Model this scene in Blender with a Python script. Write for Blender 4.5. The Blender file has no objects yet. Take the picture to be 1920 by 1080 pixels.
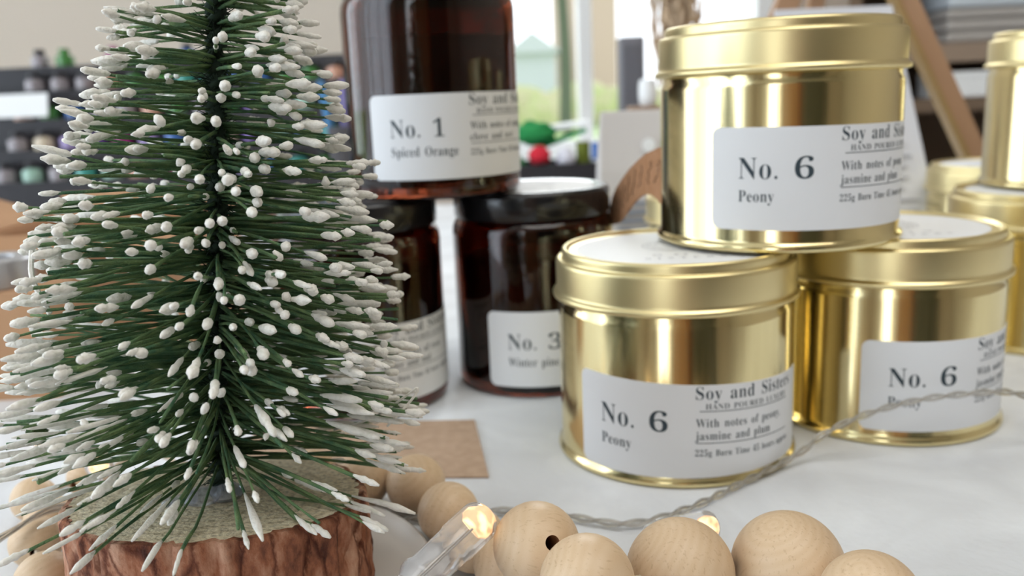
import bpy, bmesh, math, random
from mathutils import Vector, Matrix, noise
SC = bpy.context.scene
COL = SC.collection
MM = 0.001
rad = math.radians
rng = random.Random(11)

# ------------------------------------------------------------------ camera
CAM_H, PITCH, ROLL = 113.69, 0.2098, 0.0430
cd = bpy.data.cameras.new('camera')
cam = bpy.data.objects.new('camera', cd)
COL.objects.link(cam)
fw = Vector((0, math.cos(PITCH), -math.sin(PITCH)))
up = Vector((0, math.sin(PITCH), math.cos(PITCH)))
rt = Vector((1, 0, 0))
r2 = rt * math.cos(ROLL) - up * math.sin(ROLL)
u2 = rt * math.sin(ROLL) + up * math.cos(ROLL)
M = Matrix((r2, u2, -fw)).transposed().to_4x4()
M.translation = Vector((0, 0, CAM_H * MM))
cam.matrix_world = M
cd.sensor_width = 36.0
cd.lens = 1665.2 / 1920 * 36
cd.clip_start = 0.01
cd.clip_end = 200
cd.dof.use_dof = True
cd.dof.focus_distance = 0.180
cd.dof.aperture_fstop = 15.0
SC.camera = cam

# ------------------------------------------------------------------ view, world, lights
SC.view_settings.view_transform = 'Standard'
SC.view_settings.look = 'None'
SC.view_settings.exposure = -0.1
SC.view_settings.gamma = 1.0
SC.view_settings.use_curve_mapping = False

wd = bpy.data.worlds.new('overcast_sky')
SC.world = wd
wd.use_nodes = True
nt = wd.node_tree
bg = nt.nodes['Background']
bg.inputs[0].default_value = (0.90, 0.95, 1.0, 1)
bg.inputs[1].default_value = 2.4

def area(name, loc, target, w, h, power, color):
    l = bpy.data.lights.new(name, 'AREA')
    l.shape = 'RECTANGLE'
    l.size, l.size_y = w, h
    l.energy = power
    l.color = color
    o = bpy.data.objects.new(name, l)
    COL.objects.link(o)
    o.location = loc
    o.rotation_euler = (Vector(target) - Vector(loc)).to_track_quat('-Z', 'Y').to_euler()
    return o

area('daylight_back_window', (0.22, 1.66, 0.72), (0.22, 0.3, 0.0), 0.50, 0.55, 8.0, (0.92, 0.97, 1.0))
area('daylight_left_window', (-1.66, -0.50, 0.55), (0.0, 0.1, 0.15), 1.3, 2.0, 19.0, (0.66, 0.83, 1.0))
area('daylight_left_far_window', (-1.66, 1.05, 0.55), (0.0, 0.5, 0.15), 0.6, 1.3, 5.5, (0.78, 0.90, 1.0))
area('daylight_front_window', (-0.80, -2.15, 0.55), (-0.1, 0.3, 0.1), 0.52, 1.9, 7.5, (0.90, 0.96, 1.0))
area('ceiling_fill_light', (0.35, -0.15, 1.66), (0.30, 0.0, 0), 1.3, 1.2, 20.0, (1.0, 0.97, 0.92))  # unseen ceiling light, added to brighten the room

# ------------------------------------------------------------------ materials
def mat(name, color, rough=0.5, metal=0.0, trans=0.0, ior=1.45, coat=0.0, spec=None, emit=None, estr=0.0, bump=None, vary=None, sss=0.0, alpha=None):
    """bump=(scale, strength, distance); vary=(scale, colour2, low, high)"""
    m = bpy.data.materials.new(name)
    m.use_nodes = True
    t = m.node_tree
    b = t.nodes['Principled BSDF']
    c = tuple(color) + (1,)
    b.inputs['Base Color'].default_value = c
    b.inputs['Roughness'].default_value = rough
    b.inputs['Metallic'].default_value = metal
    b.inputs['Transmission Weight'].default_value = trans
    b.inputs['IOR'].default_value = ior
    b.inputs['Coat Weight'].default_value = coat
    if spec is not None: b.inputs['Specular IOR Level'].default_value = spec
    if emit: 
        b.inputs['Emission Color'].default_value = tuple(emit) + (1,)
        b.inputs['Emission Strength'].default_value = estr
    if sss:
        b.inputs['Subsurface Weight'].default_value = sss
        b.inputs['Subsurface Scale'].default_value = 0.004
    if alpha is not None: b.inputs['Alpha'].default_value = alpha
    if bump or vary:
        tc = t.nodes.new('ShaderNodeTexCoord')
    if bump:
        n = t.nodes.new('ShaderNodeTexNoise')
        n.inputs['Scale'].default_value = bump[0]
        n.inputs['Detail'].default_value = 4
        t.links.new(tc.outputs['Object'], n.inputs['Vector'])
        bp = t.nodes.new('ShaderNodeBump')
        bp.inputs['Strength'].default_value = bump[1]
        bp.inputs['Distance'].default_value = bump[2]
        t.links.new(n.outputs['Fac'], bp.inputs['Height'])
        t.links.new(bp.outputs['Normal'], b.inputs['Normal'])
    if vary:
        n = t.nodes.new('ShaderNodeTexNoise')
        n.inputs['Scale'].default_value = vary[0]
        n.inputs['Detail'].default_value = 5
        t.links.new(tc.outputs['Object'], n.inputs['Vector'])
        r = t.nodes.new('ShaderNodeValToRGB')
        r.color_ramp.elements[0].position = vary[2]
        r.color_ramp.elements[1].position = vary[3]
        r.color_ramp.elements[0].color = c
        r.color_ramp.elements[1].color = tuple(vary[1]) + (1,)
        t.links.new(n.outputs['Fac'], r.inputs['Fac'])
        t.links.new(r.outputs['Color'], b.inputs['Base Color'])
    return m

def nodes(m): return m.node_tree.nodes, m.node_tree.links, m.node_tree.nodes['Principled BSDF']

M_cream = mat('cream_paint', (0.62, 0.555, 0.475), 0.9)
M_ceil = mat('ceiling_paint', (0.78, 0.75, 0.70), 0.9)
M_floor = mat('oak_floor', (0.40, 0.24, 0.12), 0.5, vary=(6, (0.30, 0.17, 0.08), .35, .65))
M_white = mat('white_gloss_paint', (0.85, 0.86, 0.86), 0.35)
M_pane = mat('window_glass', (1, 1, 1), 0.0, trans=1.0, ior=1.02)
M_lawn = mat('lawn_grass', (0.42, 0.57, 0.24), 0.9, vary=(0.6, (0.46, 0.60, 0.28), .4, .6))
M_hedge = mat('hedge_leaves', (0.42, 0.47, 0.22), 0.9, vary=(3, (0.50, 0.47, 0.30), .4, .6))
M_bark_out = mat('grey_green_bark', (0.10, 0.12, 0.085), 0.9)
M_leaf_out = mat('garden_leaves', (0.10, 0.20, 0.06), 0.8)
M_house = mat('pale_render', (0.52, 0.40, 0.34), 0.9)
M_slate = mat('slate_roof', (0.52, 0.56, 0.60), 0.7)

def tablecloth_mat():
    m = mat('white_table_cloth', (0.80, 0.81, 0.83), 0.55)
    N, L, b = nodes(m)
    tc = N.new('ShaderNodeTexCoord')
    n1 = N.new('ShaderNodeTexNoise'); n1.inputs['Scale'].default_value = 22; n1.inputs['Detail'].default_value = 6; n1.inputs['Distortion'].default_value = .8
    n2 = N.new('ShaderNodeTexNoise'); n2.inputs['Scale'].default_value = 420; n2.inputs['Detail'].default_value = 3
    v = N.new('ShaderNodeTexVoronoi'); v.feature = 'DISTANCE_TO_EDGE'; v.inputs['Scale'].default_value = 26
    L.new(tc.outputs['Object'], n1.inputs['Vector']); L.new(tc.outputs['Object'], n2.inputs['Vector'])
    L.new(n1.outputs['Color'], v.inputs['Vector'])
    r = N.new('ShaderNodeValToRGB')
    r.color_ramp.elements[0].position = .36; r.color_ramp.elements[1].position = .66
    r.color_ramp.elements[0].color = (0.64, 0.655, 0.685, 1); r.color_ramp.elements[1].color = (0.80, 0.825, 0.86, 1)
    L.new(n1.outputs['Fac'], r.inputs['Fac']); L.new(r.outputs['Color'], b.inputs['Base Color'])
    mx = N.new('ShaderNodeMath'); mx.operation = 'MULTIPLY_ADD'; mx.inputs[1].default_value = .25
    L.new(n2.outputs['Fac'], mx.inputs[0]); L.new(n1.outputs['Fac'], mx.inputs[2])
    bp = N.new('ShaderNodeBump'); bp.inputs['Strength'].default_value = .35; bp.inputs['Distance'].default_value = .002
    L.new(mx.outputs[0], bp.inputs['Height']); L.new(bp.outputs['Normal'], b.inputs['Normal'])
    return m
M_cloth = tablecloth_mat()

def gold_mat(name, rough, color=(0.80, 0.68, 0.37), streak=0.0):
    m = mat(name, color, rough, metal=1.0)
    N, L, b = nodes(m)
    if streak:
        tc = N.new('ShaderNodeTexCoord')
        mp = N.new('ShaderNodeMapping'); mp.inputs['Scale'].default_value = (900, 900, 18)
        n = N.new('ShaderNodeTexNoise'); n.inputs['Scale'].default_value = 1; n.inputs['Detail'].default_value = 3
        L.new(tc.outputs['Object'], mp.inputs['Vector']); L.new(mp.outputs['Vector'], n.inputs['Vector'])
        mr = N.new('ShaderNodeMapRange'); mr.inputs['To Min'].default_value = rough - streak; mr.inputs['To Max'].default_value = rough + streak
        L.new(n.outputs['Fac'], mr.inputs['Value']); L.new(mr.outputs['Result'], b.inputs['Roughness'])
        bp = N.new('ShaderNodeBump'); bp.inputs['Strength'].default_value = .06; bp.inputs['Distance'].default_value = .0002
        L.new(n.outputs['Fac'], bp.inputs['Height']); L.new(bp.outputs['Normal'], b.inputs['Normal'])
    return m
M_gold = gold_mat('bright_gold_tinplate', 0.15, streak=.05)
M_goldlid = gold_mat('satin_gold_tinplate', 0.36)
M_label = mat('white_label_paper', (0.80, 0.81, 0.83), 0.6, spec=.2)
M_ink = mat('blue_black_ink', (0.035, 0.055, 0.07), 0.6)
M_inkfaint = mat('faint_grey_ink', (0.42, 0.42, 0.46), 0.6)
M_amber = mat('amber_glass', (0.13, 0.026, 0.010), 0.03, trans=1.0, ior=1.5)
M_wax = mat('cream_wax', (0.62, 0.50, 0.36), 0.5)
M_blacklid = mat('black_bakelite', (0.012, 0.012, 0.014), 0.22, coat=.3)
M_kraft = mat('kraft_paper', (0.41, 0.20, 0.095), 0.85, bump=(900, .25, .0002), vary=(300, (0.46, 0.24, 0.125), .35, .65))
M_kraft_card = mat('kraft_card', (0.42, 0.29, 0.20), 0.85, vary=(260, (0.48, 0.34, 0.24), .35, .65))
M_box = mat('corrugated_board', (0.50, 0.29, 0.16), 0.85, vary=(40, (0.46, 0.265, 0.145), .35, .65))
M_boxdark = mat('pencil_brown', (0.12, 0.07, 0.04), 0.8)

def bead_mat():
    m = mat('light_beech', (0.66, 0.47, 0.29), 0.45)
    N, L, b = nodes(m)
    tc = N.new('ShaderNodeTexCoord')
    oi = N.new('ShaderNodeObjectInfo')
    ad = N.new('ShaderNodeVectorMath'); ad.operation = 'ADD'
    mul = N.new('ShaderNodeVectorMath'); mul.operation = 'SCALE'; mul.inputs['Scale'].default_value = .01
    cmb = N.new('ShaderNodeCombineXYZ')
    L.new(oi.outputs['Random'], cmb.inputs[0]); L.new(oi.outputs['Random'], cmb.inputs[2])
    L.new(cmb.outputs[0], mul.inputs[0]); L.new(tc.outputs['Object'], ad.inputs[0]); L.new(mul.outputs[0], ad.inputs[1])
    w = N.new('ShaderNodeTexWave'); w.wave_type = 'RINGS'; w.rings_direction = 'X'
    w.inputs['Scale'].default_value = 190; w.inputs['Distortion'].default_value = 4; w.inputs['Detail'].default_value = 3; w.inputs['Detail Scale'].default_value = 60
    L.new(ad.outputs[0], w.inputs['Vector'])
    n = N.new('ShaderNodeTexNoise'); n.inputs['Scale'].default_value = 1500; n.inputs['Detail'].default_value = 3
    mp = N.new('ShaderNodeMapping'); mp.inputs['Scale'].default_value = (.25, 1, 1)
    L.new(ad.outputs[0], mp.inputs[0]); L.new(mp.outputs[0], n.inputs['Vector'])
    r = N.new('ShaderNodeValToRGB')
    r.color_ramp.elements[0].color = (0.66, 0.475, 0.30, 1); r.color_ramp.elements[1].color = (0.70, 0.52, 0.345, 1)
    L.new(w.outputs['Fac'], r.inputs['Fac'])
    r2_ = N.new('ShaderNodeValToRGB')
    r2_.color_ramp.elements[0].position = .30; r2_.color_ramp.elements[1].position = .42
    r2_.color_ramp.elements[0].color = (0.86, 0.82, 0.78, 1); r2_.color_ramp.elements[1].color = (1, 1, 1, 1)
    L.new(n.outputs['Fac'], r2_.inputs['Fac'])
    mx = N.new('ShaderNodeMix'); mx.data_type = 'RGBA'; mx.blend_type = 'MULTIPLY'; mx.inputs[0].default_value = 1
    L.new(r.outputs['Color'], mx.inputs[6]); L.new(r2_.outputs['Color'], mx.inputs[7]); L.new(mx.outputs[2], b.inputs['Base Color'])
    bp = N.new('ShaderNodeBump'); bp.inputs['Strength'].default_value = .05; bp.inputs['Distance'].default_value = .0003
    L.new(n.outputs['Fac'], bp.inputs['Height']); L.new(bp.outputs['Normal'], b.inputs['Normal'])
    return m
M_bead = bead_mat()
M_beadhole = mat('dark_bored_wood', (0.22, 0.09, 0.035), 0.7)
M_string = mat('natural_cord', (0.55, 0.45, 0.33), 0.9)

def needle_mat():
    m = mat('green_bristle', (0.05, 0.12, 0.055), 0.75, spec=.2)
    N, L, b = nodes(m)
    tc = N.new('ShaderNodeTexCoord')
    n = N.new('ShaderNodeTexNoise'); n.inputs['Scale'].default_value = 170; n.inputs['Detail'].default_value = 3
    L.new(tc.outputs['Object'], n.inputs['Vector'])
    r = N.new('ShaderNodeValToRGB')
    r.color_ramp.elements[0].position = .32; r.color_ramp.elements[1].position = .68
    r.color_ramp.elements[0].color = (0.055, 0.130, 0.070, 1); r.color_ramp.elements[1].color = (0.18, 0.26, 0.11, 1)
    L.new(n.outputs['Fac'], r.inputs['Fac']); L.new(r.outputs['Color'], b.inputs['Base Color'])
    n2 = N.new('ShaderNodeTexNoise'); n2.inputs['Scale'].default_value = 2600; n2.inputs['Detail'].default_value = 2
    L.new(tc.outputs['Object'], n2.inputs['Vector'])
    bp = N.new('ShaderNodeBump'); bp.inputs['Strength'].default_value = .9; bp.inputs['Distance'].default_value = .0004
    L.new(n2.outputs['Fac'], bp.inputs['Height']); L.new(bp.outputs['Normal'], b.inputs['Normal'])
    return m
M_needle = needle_mat()
M_snow = mat('white_flock_paint', (0.83, 0.80, 0.74), 0.6, bump=(1100, .8, .0005), vary=(700, (0.70, 0.69, 0.61), .48, .70))
M_core = mat('dark_green_wire', (0.018, 0.035, 0.022), 0.9)
M_glue = mat('clear_hot_glue', (0.85, 0.88, 0.97), 0.15, trans=.75, ior=1.45)

def wood_face_mat():
    m = mat('sawn_pine_face', (0.5, 0.42, 0.3), 0.85)
    N, L, b = nodes(m)
    tc = N.new('ShaderNodeTexCoord')
    ns = N.new('ShaderNodeTexNoise'); ns.inputs['Scale'].default_value = 60; ns.inputs['Detail'].default_value = 3
    w = N.new('ShaderNodeTexWave'); w.wave_type = 'RINGS'; w.rings_direction = 'Z'
    w.inputs['Scale'].default_value = 95; w.inputs['Distortion'].default_value = 2.2; w.inputs['Detail'].default_value = 2; w.inputs['Detail Scale'].default_value = 40
    n = N.new('ShaderNodeTexNoise'); n.inputs['Scale'].default_value = 900; n.inputs['Detail'].default_value = 5
    for x in (ns, w, n): L.new(tc.outputs['Object'], x.inputs['Vector'])
    r = N.new('ShaderNodeValToRGB')
    r.color_ramp.elements[0].color = (0.80, 0.69, 0.51, 1); r.color_ramp.elements[1].color = (0.90, 0.81, 0.64, 1)
    L.new(w.outputs['Fac'], r.inputs['Fac'])
    r2_ = N.new('ShaderNodeValToRGB')
    r2_.color_ramp.elements[0].position = .33; r2_.color_ramp.elements[1].position = .55
    r2_.color_ramp.elements[0].color = (0.58, 0.54, 0.47, 1); r2_.color_ramp.elements[1].color = (1.05, 1.03, 0.98, 1)
    L.new(n.outputs['Fac'], r2_.inputs['Fac'])
    mx = N.new('ShaderNodeMix'); mx.data_type = 'RGBA'; mx.blend_type = 'MULTIPLY'; mx.inputs[0].default_value = 1
    L.new(r.outputs['Color'], mx.inputs[6]); L.new(r2_.outputs['Color'], mx.inputs[7]); L.new(mx.outputs[2], b.inputs['Base Color'])
    bp = N.new('ShaderNodeBump'); bp.inputs['Strength'].default_value = .8; bp.inputs['Distance'].default_value = .0008
    L.new(n.outputs['Fac'], bp.inputs['Height']); L.new(bp.outputs['Normal'], b.inputs['Normal'])
    return m
M_face = wood_face_mat()

def bark_mat():
    m = mat('red_pine_bark', (0.3, 0.12, 0.06), 0.9)
    N, L, b = nodes(m)
    tc = N.new('ShaderNodeTexCoord')
    mp = N.new('ShaderNodeMapping'); mp.inputs['Scale'].default_value = (1, 1, .45)
    n = N.new('ShaderNodeTexNoise'); n.inputs['Scale'].default_value = 150; n.inputs['Detail'].default_value = 7; n.inputs['Roughness'].default_value = .65
    n2 = N.new('ShaderNodeTexNoise'); n2.inputs['Scale'].default_value = 1100; n2.inputs['Detail'].default_value = 4
    L.new(tc.outputs['Object'], mp.inputs[0]); L.new(mp.outputs[0], n.inputs['Vector']); L.new(tc.outputs['Object'], n2.inputs['Vector'])
    r = N.new('ShaderNodeValToRGB')
    e = r.color_ramp.elements
    e[0].position = .34; e[0].color = (0.11, 0.035, 0.02, 1)
    e[1].position = .66; e[1].color = (0.58, 0.34, 0.23, 1)
    k = r.color_ramp.elements.new(.47); k.color = (0.32, 0.12, 0.06, 1)
    k = r.color_ramp.elements.new(.56); k.color = (0.45, 0.22, 0.135, 1)
    L.new(n.outputs['Fac'], r.inputs['Fac'])
    mp2 = N.new('ShaderNodeMapping'); mp2.inputs['Scale'].default_value = (1, 1, .42)
    dn = N.new('ShaderNodeVectorMath'); dn.operation = 'MULTIPLY_ADD'; dn.inputs[1].default_value = (.006, .006, .006)
    L.new(n.outputs['Color'], dn.inputs[0]); L.new(tc.outputs['Object'], dn.inputs[2]); L.new(dn.outputs[0], mp2.inputs[0])
    vo = N.new('ShaderNodeTexVoronoi'); vo.feature = 'DISTANCE_TO_EDGE'; vo.inputs['Scale'].default_value = 150
    L.new(mp2.outputs[0], vo.inputs['Vector'])
    vr = N.new('ShaderNodeValToRGB'); vr.color_ramp.elements[0].position = .01; vr.color_ramp.elements[1].position = .11
    vr.color_ramp.elements[0].color = (0.28, 0.16, 0.11, 1); vr.color_ramp.elements[1].color = (1, 1, 1, 1)
    L.new(vo.outputs['Distance'], vr.inputs['Fac'])
    mx = N.new('ShaderNodeMix'); mx.data_type = 'RGBA'; mx.blend_type = 'MULTIPLY'; mx.inputs[0].default_value = .9
    L.new(r.outputs['Color'], mx.inputs[6]); L.new(vr.outputs['Color'], mx.inputs[7]); L.new(mx.outputs[2], b.inputs['Base Color'])
    bp = N.new('ShaderNodeBump'); bp.inputs['Strength'].default_value = .9; bp.inputs['Distance'].default_value = .0012
    ad = N.new('ShaderNodeMath'); ad.operation = 'MULTIPLY_ADD'; ad.inputs[1].default_value = .35
    L.new(n2.outputs['Fac'], ad.inputs[0]); L.new(n.outputs['Fac'], ad.inputs[2])
    L.new(ad.outputs[0], bp.inputs['Height']); L.new(bp.outputs['Normal'], b.inputs['Normal'])
    return m
M_bark = bark_mat()
M_clear = mat('clear_plastic', (0.93, 0.94, 0.97), 0.12, trans=.82, ior=1.46)
M_wire = mat('clear_pvc_wire', (0.80, 0.78, 0.74), 0.18, trans=.88, ior=1.4)
M_copper = mat('fine_wire_core', (0.45, 0.42, 0.38), 0.35, metal=1.0)
M_led = mat('lit_warm_led', (1, .8, .5), 0.4, emit=(1.0, 0.56, 0.20), estr=2.2)
N_, L_, b_n = nodes(M_led)
tc_ = N_.new('ShaderNodeTexCoord'); ns_ = N_.new('ShaderNodeTexNoise'); ns_.inputs['Scale'].default_value = 420; ns_.inputs['Detail'].default_value = 1
L_.new(tc_.outputs['Object'], ns_.inputs['Vector'])
rp_ = N_.new('ShaderNodeValToRGB'); rp_.color_ramp.elements[0].position = .40; rp_.color_ramp.elements[1].position = .60
rp_.color_ramp.elements[0].color = (0.42, 0.20, 0.07, 1); rp_.color_ramp.elements[1].color = (1.0, 0.72, 0.36, 1)
L_.new(ns_.outputs['Fac'], rp_.inputs['Fac']); L_.new(rp_.outputs['Color'], b_n.inputs['Emission Color'])
M_ceramic = mat('shaded_white_ceramic', (0.66, 0.62, 0.57), 0.3)  # white glaze darkened to cream, shading of the rim put into the colour
M_rack = mat('black_acrylic', (0.022, 0.020, 0.024), 0.35)
M_darkgrey = mat('charcoal_fabric', (0.085, 0.080, 0.085), 0.8)
M_pouch = mat('matte_grey_pouch', (0.60, 0.565, 0.545), 0.6)
M_greytext = mat('grey_print', (0.22, 0.24, 0.29), 0.7)
M_easel = mat('beech_easel_wood', (0.40, 0.235, 0.135), 0.5)
M_easel_edge = mat('varnished_edge', (0.34, 0.22, 0.09), 0.4)
M_sheet = mat('white_card_sheet', (0.66, 0.66, 0.70), 0.6)
M_shelfwood = mat('dark_stained_shelf', (0.17, 0.115, 0.075), 0.6)
M_shelfgrey = mat('grey_shelf_lining', (0.40, 0.37, 0.34), 0.7)
M_silver = mat('dull_silver_tape', (0.52, 0.53, 0.56), 0.35, metal=.6)
M_pampas = mat('dried_pampas', (0.42, 0.27, 0.15), 0.9, vary=(30, (0.60, 0.46, 0.32), .4, .6))

# ------------------------------------------------------------------ mesh helper (all sizes in millimetres)
class MB:
    def __init__(s): s.v = []; s.f = []; s.m = []; s.smooth = []
    def add(s, vs, fs, mi=0, smooth=True):
        o = len(s.v); s.v += [tuple(v) for v in vs]
        for f in fs: s.f.append(tuple(i + o for i in f)); s.m.append(mi); s.smooth.append(smooth)
        return s
    def box(s, x0, x1, y0, y1, z0, z1, mi=0):
        vs = [(x0,y0,z0),(x1,y0,z0),(x1,y1,z0),(x0,y1,z0),(x0,y0,z1),(x1,y0,z1),(x1,y1,z1),(x0,y1,z1)]
        return s.add(vs, [(0,3,2,1),(4,5,6,7),(0,1,5,4),(1,2,6,5),(2,3,7,6),(3,0,4,7)], mi, False)
    def hexa(s, lo, hi, mi=0):
        """two quads (4 points each, counter-clockwise from above) joined"""
        return s.add(list(lo) + list(hi), [(3,2,1,0),(4,5,6,7),(0,1,5,4),(1,2,6,5),(2,3,7,6),(3,0,4,7)], mi, False)
    def lathe(s, prof, n=64, mi=0, axis=None, org=(0,0,0), cap0=False, cap1=False):
        """prof [(r,z)], revolved about z (or a given axis)"""
        org = Vector(org)
        R = Matrix.Identity(3) if axis is None else Vector((0,0,1)).rotation_difference(Vector(axis)).to_matrix()
        rings = []; vs = []; fs = []
        for r, z in prof:
            if r < 1e-6:
                rings.append([len(vs)]); vs.append(R @ Vector((0,0,z)) + org)
            else:
                rings.append(list(range(len(vs), len(vs)+n)))
                for k in range(n):
                    a = 2*math.pi*k/n
                    vs.append(R @ Vector((r*math.cos(a), r*math.sin(a), z)) + org)
        for a, b in zip(rings, rings[1:]):
            for k in range(n):
                j = (k+1) % n
                if len(a) == 1 and len(b) == 1: continue
                if len(a) == 1: fs.append((a[0], b[j], b[k]))
                elif len(b) == 1: fs.append((a[k], a[j], b[0]))
                else: fs.append((a[k], a[j], b[j], b[k]))
        if cap0 and len(rings[0]) > 1: fs.append(tuple(reversed(rings[0])))
        if cap1 and len(rings[-1]) > 1: fs.append(tuple(rings[-1]))
        return s.add(vs, fs, mi)
    def tube(s, pts, r, n=6, mi=0, cap=True):
        pts = [Vector(p) for p in pts]
        rs = r if isinstance(r, (list, tuple)) else [r]*len(pts)
        vs = []; fs = []
        ref = None
        for i, p in enumerate(pts):
            d = (pts[min(i+1, len(pts)-1)] - pts[max(i-1, 0)])
            if d.length < 1e-9: d = Vector((0,0,1))
            d.normalize()
            if ref is None:
                ref = d.orthogonal().normalized()
            ref = (ref - d*ref.dot(d))
            if ref.length < 1e-6: ref = d.orthogonal()
            ref.normalize()
            q = d.cross(ref)
            for k in range(n):
                a = 2*math.pi*k/n
                vs.append(p + (ref*math.cos(a) + q*math.sin(a))*rs[i])
        for i in range(len(pts)-1):
            for k in range(n):
                j = (k+1) % n
                fs.append((i*n+k, i*n+j, (i+1)*n+j, (i+1)*n+k))
        if cap:
            fs.append(tuple(reversed(range(n)))); fs.append(tuple(range((len(pts)-1)*n, len(pts)*n)))
        return s.add(vs, fs, mi)
    def ball(s, c, r, nu=16, nv=10, mi=0, sc=(1,1,1)):
        prof = [(r*math.sin(math.pi*i/nv) if 0 < i < nv else 0, -r*math.cos(math.pi*i/nv)) for i in range(nv+1)]
        o = len(s.v); s.lathe(prof, nu, mi)
        for i in range(o, len(s.v)):
            x, y, z = s.v[i]; s.v[i] = (x*sc[0]+c[0], y*sc[1]+c[1], z*sc[2]+c[2])
        return s
    def prism(s, outline, y0, y1, mi=0, smooth=False):
        """outline [(x,z)] extruded along y"""
        n = len(outline)
        vs = [(x, y0, z) for x, z in outline] + [(x, y1, z) for x, z in outline]
        fs = [tuple(range(n)), tuple(range(2*n-1, n-1, -1))]
        fs += [(i, i+n, (i+1) % n + n, (i+1) % n) for i in range(n)]
        return s.add(vs, fs, mi, smooth)
    def build(s, name, mats, parent=None, loc=None, sharp=35, bevel=0, kind=None):
        me = bpy.data.meshes.new(name)
        me.from_pydata([(v[0]*MM, v[1]*MM, v[2]*MM) for v in s.v], [], s.f)
        for m in (mats if isinstance(mats, (list, tuple)) else [mats]): me.materials.append(m)
        me.polygons.foreach_set('material_index', s.m)
        me.polygons.foreach_set('use_smooth', s.smooth)
        me.update()
        bm = bmesh.new(); bm.from_mesh(me)
        bmesh.ops.recalc_face_normals(bm, faces=bm.faces)
        bm.to_mesh(me); bm.free()
        if sharp and any(s.smooth): me.set_sharp_from_angle(angle=rad(sharp))
        o = bpy.data.objects.new(name, me)
        COL.objects.link(o)
        if parent: o.parent = parent
        if loc: o.location = Vector(loc)*MM
        if bevel:
            b = o.modifiers.new('bevel', 'BEVEL'); b.width = bevel*MM; b.segments = 2; b.limit_method = 'ANGLE'
        if kind: o['kind'] = kind
        return o

def tag(o, label, cat, group=None, kind=None):
    o['label'] = label; o['category'] = cat
    if group: o['group'] = group
    if kind: o['kind'] = kind
    return o
def thing(name, label, cat, loc=(0,0,0), rz=0, group=None):
    o = bpy.data.objects.new(name, None)
    o.empty_display_size = .01
    COL.objects.link(o)
    o.location = Vector(loc)*MM; o.rotation_euler = (0, 0, rz)
    return tag(o, label, cat, group)
def copy_tree(o, parent=None):
    c = o.copy(); COL.objects.link(c)
    if parent: c.parent = parent
    for ch in list(o.children): copy_tree(ch, c)
    return c
def struct(o):
    o['kind'] = 'structure'; return o
def catmull(pts, n=12):
    P = [Vector(p) for p in pts]; P = [2*P[0]-P[1]] + P + [2*P[-1]-P[-2]]
    out = []
    for i in range(1, len(P)-2):
        a, b, c, d = P[i-1], P[i], P[i+1], P[i+2]
        for k in range(n):
            t = k/n
            out.append(.5*((2*b) + (c-a)*t + (2*a-5*b+4*c-d)*t*t + (3*b-a-3*c+d)*t**3))
    out.append(P[-2]); return out

# ------------------------------------------------------------------ room
X0, X1, Y0, Y1, Z0, Z1 = -1700, 2200, -2200, 1700, -750, 1700
def wall_with_hole(name, axis, at, thick, a0, a1, hole, m):
    """wall in the plane axis=at, spanning a0..a1; hole=(h0,h1,z0,z1)"""
    b = MB()
    def piece(p0, p1, z0, z1):
        if axis == 'y': b.box(p0, p1, min(at, at+thick), max(at, at+thick), z0, z1)
        else: b.box(min(at, at+thick), max(at, at+thick), p0, p1, z0, z1)
    if hole:
        h0, h1, z0, z1 = hole
        piece(a0, h0, Z0, Z1); piece(h1, a1, Z0, Z1); piece(h0, h1, Z0, z0); piece(h0, h1, z1, Z1)
    else: piece(a0, a1, Z0, Z1)
    return struct(b.build(name, m))
struct(MB().box(X0, X1, Y0, Y1, Z0-50, Z0).build('floor', M_floor))
struct(MB().box(X0, X1, Y0, Y1, Z1, Z1+50).build('ceiling', M_ceil))
BW = (-60, 500, 5, 1050)
wall_with_hole('wall_back', 'y', Y1, 80, X0-80, X1+80, BW, M_cream)
LW = (-1180, 1400, -480, 1580)
wall_with_hole('wall_left', 'x', X0, -80, Y0, Y1, LW, M_cream)
wall_with_hole('wall_right', 'x', X1, 80, Y0, Y1, None, M_cream)
FW = (-1080, -520, -430, 1530)
wall_with_hole('wall_front', 'y', Y0, -80, X0-80, X1+80, FW, M_cream)

def window(name, axis, at, hole, mullions):
    h0, h1, z0, z1 = hole
    b = MB(); g = MB()
    def bar(p0, p1, q0, q1, d0=-14, d1=50):
        if axis == 'y': b.box(p0, p1, at+d0, at+d1, q0, q1)
        else: b.box(at+d0, at+d1, p0, p1, q0, q1)
    bar(h0, h0+32, z0, z1); bar(h1-32, h1, z0, z1); bar(h0+32, h1-32, z0, z0+26); bar(h0+32, h1-32, z1-32, z1)
    for p0, p1 in mullions: bar(p0, p1, z0+26, z1-32)
    o = struct(b.build(name, M_white))
    if axis == 'y': g.box(h0+20, h1-20, at+16, at+20, z0+15, z1-15)
    else: g.box(at+16, at+20, h0+20, h1-20, z0+15, z1-15)
    struct(g.build('glass_pane', M_pane, o))
    return o
window('window_1', 'y', Y1, BW, [(141, 166)])
window('window_2', 'x', X0-40, LW, [(-620, -580), (-80, -40), (480, 520), (950, 990)])
window('window_3', 'y', Y0-40, FW, [(-812, -788)])
struct(MB().box(-90, 530, 1600, 1700, -22, 4).build('window_sill', M_white, bevel=3))
# added behind the camera for the tins to mirror: door, wardrobe and curtain
d = struct(MB().box(-480, 120, Y0+2, Y0+40, Z0, 1250).build('added_door', mat('orange_pine_door', (0.42, 0.21, 0.08), 0.5), bevel=3))
hd = MB(); hd.ball((60, Y0+75, 250), 24); hd.lathe([(9, 0), (9, 40)], 12, axis=(0, 1, 0), org=(60, Y0+38, 250)); struct(hd.build('door_handle', M_silver, d))

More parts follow.
